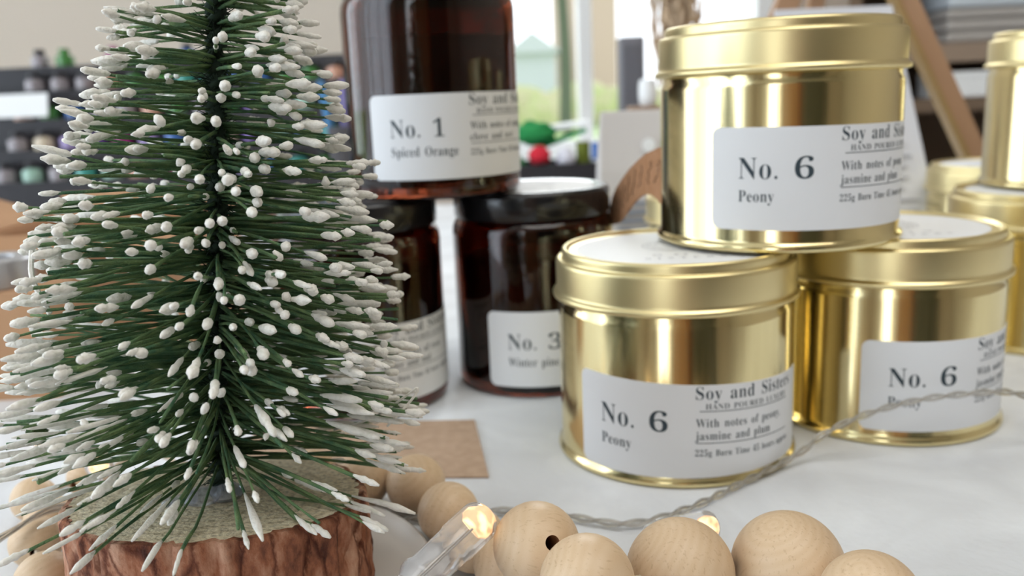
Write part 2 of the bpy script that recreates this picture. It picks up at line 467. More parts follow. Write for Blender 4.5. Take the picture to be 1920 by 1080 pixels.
wr = thing('added_wardrobe', 'dark olive wardrobe put behind the camera for the tins to mirror', 'added_wardrobe', (640, -1650, Z0))  # added as a dark band in the tins, in place of the camera holder
MB().box(-420, 420, -500, 60, 0, 2050).build('added_wardrobe_body', mat('dark_olive_paint', (0.05, 0.05, 0.032), .5), wr, bevel=4)
for sx in (-1, 1): MB().box(sx*210-200, sx*210+200, 60, 80, 40, 2010).build('added_wardrobe_door', bpy.data.materials['dark_olive_paint'], wr, bevel=4)
def added_curtain(label, x, y, w, color, n):  # unseen curtains added as vertical bands for the tin reflections
    mb = MB(); k = n*10; vs = []
    for i in range(k+1):
        u = i/k; a = u*n*2*math.pi
        for z in (Z0+15, 1580): vs.append((-w/2+w*u, 26*math.sin(a), z))
    mb.add(vs, [(2*i, 2*i+2, 2*i+3, 2*i+1) for i in range(k)])
    o = mb.build('added_curtain', mat('curtain_cloth', color, .9), loc=(x, y, 0))
    sd = o.modifiers.new('thickness', 'SOLIDIFY'); sd.thickness = .003
    tag(o, label, 'added_curtain', 'curtains added behind the camera')
added_curtain('cream floor length curtain put in left of the pine door for the tins to mirror', -560, -2130, 130, (0.75, 0.68, 0.52), 3)
added_curtain('unseen rust coloured curtain beside the dark wardrobe', 170, -1900, 90, (0.50, 0.17, 0.05), 2)
added_curtain('pale curtain put in left of the front window for the tins to mirror', -1180, -2130, 180, (0.78, 0.74, 0.66), 4)
# outdoors
struct(MB().box(-40000, 40000, Y1+90, 60000, -820, -760).build('ground_lawn', M_lawn))
def garden_tree(x, y, r, h, crown_z, label):
    t = thing('garden_tree', label, 'tree', (x, y, -760))
    b = MB(); pts = [Vector((0,0,0)), Vector((40,0,h*.3)), Vector((-30,30,h*.65)), Vector((60,0,h))]
    b.tube(catmull(pts, 6), [r*1.25 - r*.5*i/18 for i in range(19)], 12); b.build('trunk', M_bark_out, t)
    c = MB(); rr = random.Random(int(x))
    for k in range(60):
        a = rr.uniform(0, 6.28); q = rr.uniform(0, 1)**.5*2600
        c.ball((q*math.cos(a), q*math.sin(a), crown_z + rr.uniform(-900, 1200)), rr.uniform(450, 800), 8, 6)
    c.build('crown', M_leaf_out, t)
garden_tree(1480, 22000, 135, 6500, 6200, 'dark tree trunk on the lawn left of the white window bar')
h = MB()
for k in range(70):
    r_ = random.Random(k); h.ball((-4500 + k*190, 26000 + r_.uniform(-300, 300), -400 + r_.uniform(-200, 200)), r_.uniform(600, 800), 8, 6)
tag(h.build('garden_hedge', M_hedge), 'pale yellow green hedge along the far edge of the lawn', 'hedge')
hs = thing('neighbour_house', 'pale pinkish house beyond the lawn seen through the window', 'house', (3900, 31000, -760))
MB().box(-1900, 0, 0, 5000, 0, 5200).build('house_wall', M_house, hs)
MB().prism([(-2200, 5200), (300, 5200), (-950, 7000)], -300, 5300).build('house_roof', M_slate, hs)
bd = thing('garden_shed', 'blue grey shed at the far left of the lawn', 'shed', (950, 30000, -760))
MB().box(-700, 800, 0, 2500, 0, 2300).build('shed_wall', M_slate, bd)
MB().prism([(-900, 2300), (1000, 2300), (50, 3000)], -200, 2700).build('shed_roof', M_slate, bd)

# ------------------------------------------------------------------ table and cloth
tb = thing('display_table', 'table under the white cloth, carrying the whole display', 'table', (150, 520, Z0))
MB().box(-880, 880, -470, 470, 715, 746).build('tabletop', M_easel, tb, bevel=2)
for sx in (-1, 1):
    for sy in (-1, 1): MB().box(sx*840-25, sx*840+25, sy*430-25, sy*430+25, 0, 715).build('table_leg', M_easel, tb, bevel=3)
cl = MB()
nx, ny = 90, 60
xs = [-740 + 1780*i/nx for i in range(nx+1)]; ys = [40 + 960*j/ny for j in range(ny+1)]
vs = []
for j, y in enumerate(ys):
    for i, x in enumerate(xs): vs.append((x, y, 0))
fs = [(j*(nx+1)+i, j*(nx+1)+i+1, (j+1)*(nx+1)+i+1, (j+1)*(nx+1)+i) for j in range(ny) for i in range(nx)]
cl.add(vs, fs)
def skirt(edge, out):
    n = len(edge); rows = [edge]
    for k in range(1, 7):
        row = []
        for i, p in enumerate(edge):
            wv = math.sin(i*.9)*3*k/6 + 3
            row.append((p[0]+out[0]*(2+wv), p[1]+out[1]*(2+wv), -45*k if k else 0))
        rows.append(row)
    vv = [p for r in rows for p in r]
    cl.add(vv, [(k*n+i, k*n+i+1, (k+1)*n+i+1, (k+1)*n+i) for k in range(6) for i in range(n-1)])
skirt([(x, 40, 0) for x in xs], (0, -1)); skirt([(x, 1000, 0) for x in xs], (0, 1))
skirt([(-740, y, 0) for y in ys], (-1, 0)); skirt([(1040, y, 0) for y in ys], (1, 0))
cloth = cl.build('tablecloth', M_cloth)
sm = cloth.modifiers.new('thickness', 'SOLIDIFY'); sm.thickness = .0008; sm.offset = -1
tag(cloth, 'white creased cloth spread over the whole display table', 'tablecloth')

# ------------------------------------------------------------------ lettering
def serif(s):
    o = ''
    for ch in s:
        if ch.isupper(): o += chr(0x1D400 + ord(ch) - 65)
        elif ch.islower(): o += chr(0x1D41A + ord(ch) - 97)
        elif ch.isdigit(): o += chr(0x1D7CE + ord(ch) - 48)
        else: o += ch
    return o
def text_mesh(s, thin=-.006, word=1.5, char=1.06):
    cu = bpy.data.curves.new('lettering', 'FONT')
    cu.body = serif(s); cu.offset = thin; cu.space_word = word; cu.space_character = char
    cu.resolution_u = 4
    o = bpy.data.objects.new('lettering', cu); COL.objects.link(o)
    dg = bpy.context.evaluated_depsgraph_get()
    me = bpy.data.meshes.new_from_object(o.evaluated_get(dg))
    bpy.data.objects.remove(o); bpy.data.curves.remove(cu)
    return me
_tc = {}
def text_into(mb, s, u0, u1, base, cap, place, mi, step=1.0, thin=-.006):
    """writes s from u0 to u1 (mm) on the base line, cap height cap; place(u, v) gives the 3D point"""
    if s not in _tc:
        me = text_mesh(s, thin)
        xs_ = [v.co.x for v in me.vertices]
        _tc[s] = (me, min(xs_), max(xs_))
    me, a, b = _tc[s]
    bm = bmesh.new(); bm.from_mesh(me)
    sx = (u1-u0)/(b-a); sy = cap/.68
    for v in bm.verts: v.co = Vector((u0 + (v.co.x-a)*sx, base + v.co.y*sy, 0))
    u = u0 + step
    while u < u1:
        bmesh.ops.bisect_plane(bm, geom=bm.verts[:]+bm.edges[:]+bm.faces[:], plane_co=(u, 0, 0), plane_no=(1, 0, 0)); u += step
    bm.verts.index_update()
    mb.add([place(v.co.x, v.co.y) for v in bm.verts], [[v.index for v in f.verts] for f in bm.faces], mi, False)
    bm.free()

LW_, LH_ = 84.0, 29.6
def make_label(name, parent, r, arc0, z0, slope, lines, rules=True):
    """a paper label wrapped round a cylinder of radius r; arc0 = arc position of its left edge, 0 faces -y"""
    mb = MB(); R = r + .14
    def place(u, v, rr=R+.05):
        a = (arc0+u)/r
        return (rr*math.sin(a), -rr*math.cos(a), z0 + v + slope*u)
    cr = 2.6
    us = sorted(set([cr*(1-math.cos(math.pi/2*k/8)) for k in range(9)] + [LW_-cr*(1-math.cos(math.pi/2*k/8)) for k in range(9)] + [cr + (LW_-2*cr)*k/70 for k in range(71)]))
    def lo(u):
        d_ = max(cr-u, u-(LW_-cr), 0)
        return cr - math.sqrt(max(cr*cr-d_*d_, 0))
    n = len(us); vs = []
    for u in us:
        l = lo(u)
        vs += [place(u, l, R), place(u, LH_-l, R), place(u, l, r-.02), place(u, LH_-l, r-.02)]
    fs = []
    for i in range(n-1):
        a, b = 4*i, 4*i+4
        fs += [(a, b, b+1, a+1), (a+1, b+1, b+3, a+3), (a, a+2, b+2, b)]
    fs += [(0, 1, 3, 2), (4*n-4, 4*n-2, 4*n-1, 4*n-3)]
    mb.add(vs, fs, 0, True)
    for (s, u0, u1, base, cap) in lines: text_into(mb, s, u0, u1, base, cap, place, 1)
    for (u0, u1, v) in ((38.3, 72, 21.6), (37.2, 72, 11.9)):
        k = 30; vs = []
        for i in range(k+1):
            u = u0+(u1-u0)*i/k; vs += [place(u, v), place(u, v+.22)]
        mb.add(vs, [(2*i, 2*i+2, 2*i+3, 2*i+1) for i in range(k)], 1, False)
    me = mb.build(name, [M_label, M_ink], parent, sharp=50)
    return me
def label_lines(no, scent, sw, l1, l1w, l2, l2w, last):
    return [('No.', 8.3, 19.2, 14.9, 6.1), (no, 23.9, 29.2 if no != '1' else 27.6, 14.9, 6.1), (scent, 8.3, 8.3+sw, 8.3, 3.3),
            ('Soy and Sisters', 37.2, 74, 25.3, 3.8), ('HAND POURED LUXURY', 40, 71.3, 22.35, 1.6),
            (l1, 37.2, 37.2+l1w, 16.9, 2.5), (l2, 37.0, 37.0+l2w, 13.0, 2.5), (last, 37, 73, 8.0, 1.95)]

# ------------------------------------------------------------------ gold tins
def lid_sticker(parent, z, r, th=.15):
    mb = MB()
    mb.lathe([(0, z-.02), (r, z-.02), (r, z+th), (0, z+th)], 64)
    zt = z + th + .05
    def ring(cx, cy, r0, w, a0=0, a1=2*math.pi, n=48):
        vs = []
        for i in range(n+1):
            a = a0+(a1-a0)*i/n
            vs += [(cx+r0*math.cos(a), cy+r0*math.sin(a), zt), (cx+(r0+w)*math.cos(a), cy+(r0+w)*math.sin(a), zt)]
        mb.add(vs, [(2*i, 2*i+1, 2*i+3, 2*i+2) for i in range(n)], 1, False)
    ring(0, 2, 9.5, .3); ring(0, 2, 8.3, .2)
    for k in range(12):
        a = k*math.pi/6; ring(6.6*math.cos(a), 2+6.6*math.sin(a), 1.2, .18, n=10)
    def place_line(u, v): return (u, v, zt)
    text_into(mb, 'S O Y', -9, 9, -15, 2.2, place_line, 1, step=100)
    text_into(mb, 'S I S T E R S', -12, 12, -20.5, 2.2, place_line, 1, step=100)
    return mb.build('lid_sticker', [M_label, M_inkfaint], parent)
def make_tin(label, loc, rz=0, group='gold candle tins', lab=None, sticker=True):
    t = thing('candle_tin', label, 'candle tin', loc, rz, group)
    MB().lathe([(0, .6), (36.2, .6), (36.9, 0), (38.0, .2), (38.5, 1.0), (38.3, 2.0), (37.5, 2.7), (37.2, 3.4), (37.2, 47.5), (37.0, 48.6), (36.5, 49.6), (36.4, 51.6), (36.4, 53.0), (0, 53.0)], 96).build('tin_body', M_gold, t, sharp=60)
    MB().lathe([(36.45, 51.4), (38.0, 51.3), (38.75, 51.6), (38.95, 52.3), (38.7, 53.0), (38.0, 53.3), (37.75, 53.7), (37.7, 54.4), (37.7, 62.0), (37.55, 62.9), (37.1, 63.4), (36.5, 63.5), (36.1, 63.2), (35.8, 63.3),
                (35.7, 64.0), (35.75, 65.2), (35.6, 66.0), (35.1, 66.45), (34.5, 66.4), (34.0, 66.0), (33.7, 65.5), (33.2, 65.3), (0, 65.3)], 96).build('tin_lid', M_goldlid, t, sharp=70)
    if sticker: lid_sticker(t, 65.3, 31.0)
    if lab: make_label('label', t, 37.2, lab[0], lab[1], lab[2], label_lines('6', 'Peony', 10, 'With notes of peony,', 30.5, 'jasmine and plum', 25.5, '225g Burn Time 45 hours approx'))
    return t
F = (52.04, 278.97, 0); G = (130.7, 302.1, 0); T = (87.55, 289.35, 66.5)
make_tin('gold candle tin standing at the front under the stacked one, label fully readable', F, lab=(-38.0, 3.6, -.045))
make_tin('gold candle tin with number six label, stacked on top of two others', T, lab=(-29.9, 6.9, -.01))
make_tin('gold candle tin on the right under the stack, clear wire crossing its label', G, lab=(-21.7, 4.9, .0))
plain = make_tin('gold candle tin standing behind the stack, only its left edge showing', (106, 437, 0), .4)
def another_tin(label, loc, rz):
    o = copy_tree(plain); o.location = Vector(loc)*MM; o.rotation_euler = (0, 0, rz); o['label'] = label
    return o
another_tin('gold candle tin at the right edge carrying another tin on its white sticker', (233.5, 385, 0), .8)
another_tin('gold candle tin stacked highest at the right edge of the photo', (253.5, 397, 66.5), 2.2)
another_tin('small looking gold candle tin at the foot of the easel, white sticker on lid', (283, 512, 0), 1.1)
another_tin('farthest gold candle tin, just its white lid sticker showing behind the others', (385, 668, 0), 1.9)

# ------------------------------------------------------------------ amber jars
def make_jar(label, loc, hb, hl, ht, lab=None, lines=None, sticker=False):
    t = thing('candle_jar', label, 'candle jar', loc, 0, 'amber glass candle jars')
    r = 32.4
    # glass: outer skin, lip, inner skin
    prof = [(0, 1.5), (22, 1.5), (27.5, .3), (29.6, .1), (31.2, .8), (32.1, 2.4), (r, 4.6), (r, hb-6), (32.1, hb-3.2), (31.2, hb-1.0), (29.8, hb), (29.2, hb+.6), (29.2, hl+6), (27.2, hl+6), (27.2, hb-.5), (28.9, hb-4), (29.6, hb-7), (29.6, 7), (28.4, 5), (26, 4.4), (0, 4.4)]
    MB().lathe(prof, 96).build('glass_jar', M_amber, t, sharp=50)
    MB().lathe([(0, 4.6), (26, 4.6), (28.2, 5.2), (29.4, 7.2), (29.4, hb-16), (28.6, hb-15.4), (0, hb-15.8)], 64).build('wax', M_wax, t, sharp=50)
    MB().lathe([(29.3, hl+1), (29.3, hl), (30.9, hl-.1), (31.4, hl+.5), (31.45, ht-2.4), (31.1, ht-1.0), (30.2, ht-.2), (29.2, ht), (27.5, ht-.15), (26.5, ht-.5), (0, ht-.5)], 96).build('jar_lid', M_blacklid, t, sharp=50)
    if sticker: lid_sticker(t, ht-.5, 25.5)
    if lab: make_label('label', t, r, lab[0], lab[1], lab[2], lines)
    return t
make_jar('amber glass candle jar stacked on the other two, number one label', (-27.22, 345.9, 79.4), 72.6, 73.0, 84.0, (-21.6, 7.6, 0),
         label_lines('1', 'Spiced Orange', 24.0, 'With notes of orange,', 31.5, 'clove and zest', 22, '225g Burn Time 45 hours approx'))
make_jar('amber glass candle jar standing between the tree and the gold tins, Winter pine label', (9.34, 358.1, 0), 68.0, 68.6, 79.4, (-20.3, 5.0, 0),
         label_lines('3', 'Winter pine', 19.5, 'With notes of pine,', 29, 'cedar and moss', 23, '225g Burn Time 45 hours approx'), sticker=True)
make_jar('amber glass candle jar half hidden behind the snowy tree', (-59.47, 341.52, 0), 68.0, 68.6, 79.4, (-26.3, 5.6, 0),
         label_lines('2', 'Rose', 10, 'With notes of rose,', 29.5, 'amber and oud', 22, '225g Burn Time 45 hours approx')[3:])

# ------------------------------------------------------------------ log slice with the bottle brush tree
TA = Vector((-68.9, 190.0, 28.0))            # centre of the cut face
a_, b_ = -.052, -.135                         # slope of the cut face
axis = Vector((.075, .085, 1)).normalized()
tree = thing('tabletop_tree', 'small snow tipped green bristle Christmas tree on a log slice', 'christmas tree', (TA.x, TA.y, 0))
lg = MB()
NA, NZ = 220, 30
zb = 1.4
def log_r(a, h):
    d_ = Vector((math.cos(a), math.sin(a), 0))
    p = Vector((d_.x*3.2, d_.y*3.2, h*.035))
    base = 33.2 + 1.0*noise.noise(Vector((d_.x*1.1+4, d_.y*1.1, 2)))
    ridge = abs(noise.noise(Vector((d_.x*6.5, d_.y*6.5, h*.045+5))))
    crack = -1.3*max(0, .16-ridge)/.16
    plates = .7*noise.noise(Vector((d_.x*9, d_.y*9, h*.13)))
    fine = .3*noise.noise(Vector((d_.x*30, d_.y*30, h*.5)))
    return base + crack + plates + fine
vs = []; fs = []
for k in range(NZ+1):
    t_ = k/NZ
    for i in range(NA):
        a = 2*math.pi*i/NA
        r_ = log_r(a, t_*28)
        if k == NZ: r_ -= .5
        x, y = r_*math.cos(a), r_*math.sin(a)
        zt = TA.z + a_*x + b_*y + .25*noise.noise(Vector((x*.3, y*.3, 9)))
        vs.append((x, y, zb + (zt-zb)*t_))
for k in range(NZ):
    for i in range(NA):
        j = (i+1) % NA; fs.append((k*NA+i, k*NA+j, (k+1)*NA+j, (k+1)*NA+i))
lg.add(vs, fs, 0)
top = vs[NZ*NA:]
lg.add(top + [(x*.965, y*.965, z+.15) for x, y, z in top], [(i, (i+1) % NA, NA+(i+1) % NA, NA+i) for i in range(NA)], 0)
lg.add([(x*1.0, y*1.0, zb) for x, y, z in vs[:NA]], [tuple(reversed(range(NA)))], 1, False)
lg.build('log_base', [M_bark, M_face], tree, sharp=0)
fc = MB(); rings = [.966, .8, .6, .4, .2]
fv = []
for q in rings:
    for (x, y, z) in top:
        X, Y = x*q, y*q
        fv.append((X, Y, TA.z + a_*X + b_*Y + .15 + .12*noise.noise(Vector((X*1.2, Y*1.2, 3)))))
fv.append((0, 0, TA.z+.1))
ff = [(k*NA+i, k*NA+(i+1) % NA, (k+1)*NA+(i+1) % NA, (k+1)*NA+i) for k in range(4) for i in range(NA)]
ff += [(4*NA+i, 4*NA+(i+1) % NA, 5*NA) for i in range(NA)]
fc.add(fv, ff); fc.build('sawn_face', M_face, tree, sharp=0)

def prof_r(h):
    P = [(0, 43), (12, 45), (27, 44), (39, 41.5), (52, 38.5), (63, 36.5), (74, 33), (86, 27.6), (106, 20.5), (130, 13), (150, 7), (165, 3)]
    for (h0, r0), (h1, r1) in zip(P, P[1:]):
        if h <= h1: return r0 + (r1-r0)*(h-h0)/(h1-h0)
    return 2
T0 = Vector((0, 0, TA.z))
ex = axis.orthogonal().normalized(); ey = axis.cross(ex)
tk = MB()
tk.tube([T0 + axis*h for h in range(-2, 170, 4)], [1.6 + .4*math.sin(h*1.7) for h in range(-2, 170, 4)], 8)
for s_ in (0, math.pi):
    tk.tube([T0 + axis*h + (ex*math.cos(h*.9+s_) + ey*math.sin(h*.9+s_))*1.5 for h in [x*.8 for x in range(0, 208)]], 1.0, 6)
for k in range(2600):
    h = rng.uniform(3, 166); a = rng.uniform(0, 6.283); q = rng.uniform(1.2, 6.0)*min(1, (172-h)/70)
    d_ = ex*math.cos(a)+ey*math.sin(a); p = T0 + axis*h
    e_ = d_ + axis*rng.uniform(-.8, .8)
    tk.tube([p+d_*.8, p+e_*q], [.18, .06], 3, cap=False)
tk.build('trunk', M_core, tree, sharp=0)
fo = MB(); sn = MB()
h = 5.0; ang = 0.0
NB = 1220
HS = []
for i in range(NB):
    # more bristles where the tree is wide; slight banding from the twisted wire
    u = (i+.5)/NB
    hh = 7 + 158*(1-math.sqrt(1-u*.995))*1.0
    if hh < 20 and i % 3 == 0: hh += 14 + 50*rng.random()
    HS.append(hh)
for i, hh in enumerate(HS):
    hh += .9*math.sin(hh*2*math.pi/7.2) 
    a = i*2.39996 + rng.uniform(-.5, .5)
    R_ = prof_r(hh)*rng.uniform(.86, 1.05)
    if rng.random() < .10: R_ *= rng.uniform(.55, .85)
    d_ = ex*math.cos(a) + ey*math.sin(a)
    base_el = -.01 - .14*max(0, (22-hh)/22) + .05*max(0, (hh-80)/60)
    el = base_el + rng.gauss(0, .085)
    droop = rng.uniform(-.02, .12) + .10*max(0, (16-hh)/16)
    side = axis.cross(d_)
    sw = rng.gauss(0, .10); sw2 = rng.gauss(0, .05)
    p0 = T0 + axis*hh + d_*.6
    n = 7; pts = []
    for k in range(n+1):
        t_ = k/n; L = R_*t_
        pts.append(p0 + d_*L*math.cos(el) + axis*(L*math.sin(el) - droop*R_*t_*t_*.5) + side*(sw*L + sw2*R_*t_*t_))
    # keep above the log face
    for k, p in enumerate(pts):
        rp = math.hypot(p.x, p.y)
        lim = TA.z + a_*p.x + b_*p.y + .8 - .3*max(0, rp-35)
        if p.z < lim: pts[k] = Vector((p.x, p.y, lim))
    rr0 = rng.uniform(.27, .42)
    fo.tube(pts, [rr0*rng.uniform(.8, 1.2) for _ in pts], 5)
    for k in range(12):   # short fibres that make the bristle look fuzzy
        t_ = rng.uniform(.1, .9)*n; j = int(t_); p = pts[j].lerp(pts[j+1], t_-j)
        q = p + Vector((rng.gauss(0, 1), rng.gauss(0, 1), rng.gauss(0, 1))).normalized()*rng.uniform(.5, .95)
        w = Vector((.05, .03, .05))
        fo.add([p-w, p+w, q], [(0, 1, 2)], 0)
    # snow on the tip
    if rng.random() < .90:
        low = max(0, min(1, (45-hh)/45))
        Ls = rng.choice((rng.uniform(1.8, 3.2), rng.uniform(2.5, 5), rng.uniform(4, 9))) * (1 + 1.2*low)
        Rs = rng.uniform(.72, 1.2) * (1 - .35*low)
        tip, pre = pts[-1], pts[-2]
        dd = (tip-pre).normalized()
        L_seg = R_
        m_ = 7; sp = []; sr = []
        for k in range(m_+1):
            t_ = k/m_
            s_ = -Ls + (Ls+.9)*t_
            if s_ > 0: p = tip + dd*s_
            else:
                w_ = max(0, 1 + s_/L_seg)*n; j = min(int(w_), n-1); p = pts[j].lerp(pts[j+1], w_-j)
            env = math.sin(math.pi*min(max(t_*.93+.05, 0), 1))**.55
            sp.append(p + Vector((0, 0, .12))); sr.append(max(.12, Rs*env*(.72+.36*t_)*rng.uniform(.74, 1.22)))
        sr[-1] = sr[-2]*.45
        sn.tube(sp, sr, 8)
    if rng.random() < .13:  # an extra blob along the bristle
        j = rng.randint(3, n-1); p = pts[j]; q = pts[j+1] if j < n else p
        sn.tube([p, p.lerp(q, .25), p.lerp(q, .55), p.lerp(q, .8)], [.2, rng.uniform(.5, .8), rng.uniform(.5, .8), .2], 7)
for k in range(45):   # doubled blobs and odd strands of flock
    hh = rng.uniform(25, 110); a = rng.uniform(math.pi*1.05, math.pi*1.95); R_ = prof_r(hh)*rng.uniform(.7, .95)
    p = T0 + axis*hh + Vector((math.cos(a), math.sin(a), 0))*R_
    q = p + Vector((rng.uniform(-1.5, 1.5), rng.uniform(-1, 1), rng.uniform(-2.2, 2.2)))
    sn.tube([p, p.lerp(q, .3), p.lerp(q, .7), q], [.35, rng.uniform(.7, 1.1), rng.uniform(.6, 1.0), .3], 8)
fo.build('bristles', M_needle, tree, sharp=0, kind='stuff')
sn.build('snow_tips', M_snow, tree, sharp=0, kind='stuff')
gl = MB()
for c_, s_ in (((-6.5, -7, TA.z+1.6), (4.2, 3, 1.3)), ((-2, -6, TA.z+2.2), (4.5, 4, 2.0)), ((3, -4, TA.z+2.0), (4, 4, 1.8)), ((-8.6, -9.2, TA.z+1.5), (1.8, 1.6, .9))):
    gl.ball(c_, 1, 14, 8, sc=s_)
gl.build('glue_blob', M_glue, tree)
tf = MB()
tp = Vector((-40.5, 2, 44))
tf.ball(tp, 1, 14, 10, sc=(1.75, 1.6, 2.4))
for k in range(900):
    d_ = Vector((rng.gauss(0, 1), rng.gauss(0, 1), rng.gauss(0, 1))).normalized()
    p = tp + Vector((d_.x*1.75, d_.y*1.6, d_.z*2.4)); tf.tube([p, p+d_*rng.uniform(.3, .8)], [.1, .05], 3, cap=False)
tf.build('green_tuft', M_needle, tree, sharp=0)
st = MB()
st.tube(catmull([(26, 6, 40), (36, 2, 44), (44, -2, 50), (47, -3, 52.3), (46, -3, 50), (40, -4, 44)], 8), .28, 6)
st.build('flock_strand', M_snow, tree); st = MB()
st.tube(catmull([(-31, -6, 87), (-28.5, -12, 82), (-25, -14, 75)], 6), [.55]*13, 6)
st.build('flock_strand', M_snow, tree)

# white saucer under the log
sa = MB().lathe([(0, 0), (36, 0), (39.5, .3), (42.5, 2.2), (43.4, 4.2), (42.7, 4.6), (41.2, 3.6), (39.2, 1.7), (37.6, 1.25), (0, 1.25)], 96)
tag(sa.build('saucer', M_ceramic, loc=(-65.5, 194, .1), sharp=60), 'low white saucer under the log slice', 'saucer')

# ------------------------------------------------------------------ wooden beads
gar = thing('bead_garland', 'garland of pale round wooden beads lying across the front of the table', 'bead garland', (0, 200, 0))
def bead(c, R, ax, hole=.17):
    ax = Vector(ax).normalized(); h0 = R*hole
    a0 = math.asin(hole); prof = []
    for k in range(29):
        t_ = a0 + (math.pi-2*a0)*k/28
        prof.append((R*math.sin(t_), -R*math.cos(t_)))
    mb = MB(); mb.lathe(prof, 40)
    zl = prof[-1][1]
    mb.lathe([(h0, zl), (h0*.9, zl*.85), (h0*.9, -zl*.85), (h0, -zl)], 24, 1)
    o = mb.build('bead', [M_bead, M_beadhole], gar, loc=(c[0], c[1]-200, c[2]), sharp=60)
    o.rotation_mode = 'QUATERNION'; o.rotation_quaternion = Vector((0,0,1)).rotation_difference(ax)
beads = [(-61.5, 243.5, 8.1, 8.1), (-45.8, 239.0, 8.3, 8.3), (-29.6, 234.5, 8.4, 8.4), (-19.2, 216.0, 8.1, 8.1), (-12.0, 201.0, 8.0, 8.0), (-3.2, 188.5, 8.6, 8.6),
         (2.9, 174.5, 20, 9.33), (12.3, 159, 20, 9.4), (33.2, 172.3, 13.5, 11.5), (57, 174.8, 12.1, 12.1), (67, 155.6, 15, 9.95), (86, 149, 10.5, 10.5), (8, 146, 9, 9), (20, 163, 6.6, 6.6)]
axes = [(1, -.2, 0), (1, -.15, 0), (.75, -.6, -.12), (.5, -.85, 0), (.3, -.95, .1), (.25, -.9, .2), (.345, -.81, .475), (.6, -.8, .2), (1, 0, .1), (1, -.25, 0), (.9, -.4, 0), (1, -.2, 0), (1, 0, 0), (1, 0, 0)]
for (x, y, z, R), ax in zip(beads, axes): bead((x, y, z), R, ax)
lbeads = [(-112.5, 191, 7.2, 7.2), (-126.0, 212.5, 6.6, 6.6), (-129.5, 226.5, 6.5, 6.5), (-140.5, 239.5, 6.4, 6.4), (-131, 254, 6.6, 6.6)]
laxes = [(-.5, .8, .1), (-.4, .9, 0), (-.5, .8, 0), (-.8, .5, 0), (.3, .9, 0)]
for (x, y, z, R), ax in zip(lbeads, laxes): bead((x, y, z), R, ax)
sg = MB(); pts = [(b[0], b[1]-200, b[2]) for b in reversed(lbeads[:0])] + [(b[0], b[1]-200, b[2]) for b in beads[:12]]
sg.tube(catmull(pts, 8), .7, 6)
sg.tube(catmull([(b[0], b[1]-200, b[2]) for b in lbeads] + [(-120, 74, 5), (-100, 60, 3), (-80, 50, 5), (-61.5, 43.5, 8.1)], 8), .7, 6)
sg.build('cord', M_string, gar)

# ------------------------------------------------------------------ fairy lights
fl = thing('fairy_lights', 'string of warm fairy lights on clear twisted wire winding over the cloth', 'fairy lights', (0, 200, 0))
def wire_run(path, name='wire', tw=.42, sep=.62, r=.55, seg=14):
    P = catmull(path, seg); mb = MB(); co = MB(); acc = 0
    A, B = [], []
    for i, p in enumerate(P):
        d_ = (P[min(i+1, len(P)-1)] - P[max(i-1, 0)]).normalized()
        if i: acc += (p-P[i-1]).length
        s_ = d_.cross(Vector((0, 0, 1))).normalized(); u_ = s_.cross(d_)
        ph = acc*tw
        o_ = (s_*math.cos(ph) + u_*math.sin(ph))*sep
        A.append(p + o_ + Vector((0, -200, 0))); B.append(p - o_ + Vector((0, -200, 0)))
    mb.tube(A, r, 8); mb.tube(B, r, 8)
    mb.build(name, M_wire, fl, sharp=0)
    co.tube(A, .12, 5); co.tube(B, .12, 5)
    co.build('wire_core', M_copper, fl, sharp=0)
wire_run([(-72, 246, 1.8), (-60, 238, 1.8), (-42, 232.5, 1.8), (-28, 226.0, 1.8), (-6, 229, 1.8), (12, 224, 1.8), (28, 218, 1.8), (45, 225, 1.8), (66, 241.5, 1.8), (84.5, 253.5, 4), (94, 256, 9.5), (106, 256, 15), (122, 258, 18), (137, 258.5, 19.3), (151, 259, 19.2), (163, 263, 15), (178, 281, 10), (205, 300, 3), (240, 315, 1.8), (300, 350, 1.8), (370, 440, 1.8), (420, 560, 1.8)])
wire_run([(-112, 225, 5), (-120, 216, 14.3), (-126, 203, 14.6), (-132, 190, 12), (-140, 178, 5), (-152, 170, 1.8)], tw=.1)
def bulb(base, tip, r, lit=1.0):
    base, tip = Vector(base), Vector(tip); d_ = tip-base; L = d_.length; d_.normalize()
    o_ = base + Vector((0, -200, 0))
    n = 8
    cap = [(r*math.cos(math.pi/2*k/n), L - r*.75 + r*.75*math.sin(math.pi/2*k/n)) for k in range(n+1)]
    cap[-1] = (0, L)
    prof = [(0, 0), (r*.62, 0), (r*.72, L*.04), (r*.72, L*.14), (r*.97, L*.20), (r, L*.24), (r*.90, L*.28), (r*.93, L*.5), (r*.93, L*.60), (r, L*.63), (r, L*.66)] + cap
    b_o = MB().lathe(prof, 32, axis=d_, org=o_).build('bulb', M_clear, fl, sharp=50)
    MB().lathe([(0, L*.76), (r*.35, L*.77), (r*.5, L*.83), (r*.5, L*.90), (r*.3, L*.95), (0, L*.96)], 20, axis=d_, org=o_).build('led', M_led, b_o)
    ld = MB(); s_ = d_.orthogonal().normalized()
    for k in (-1, 1): ld.tube([o_ + d_*L*.04 + s_*k*r*.22, o_ + d_*L*.76 + s_*k*r*.22], r*.04, 6)
    ld.build('led_lead', M_copper, b_o)
bulb((-25, 156.5, 19.5), (-7.4, 178.5, 26.0), 4.5)
bulb((31, 203, 6.0), (46.2, 193.2, 13.0), 4.0)
bulb((-152, 300, 3.4), (-172, 296, 4.2), 3.2)
bulb((-112, 231, 4.0), (-116, 229, 23), 3.6)
wire_run([(-40, 143, 15), (-33, 150, 17.5), (-25.2, 156.3, 19.4)], tw=.1, sep=.75)

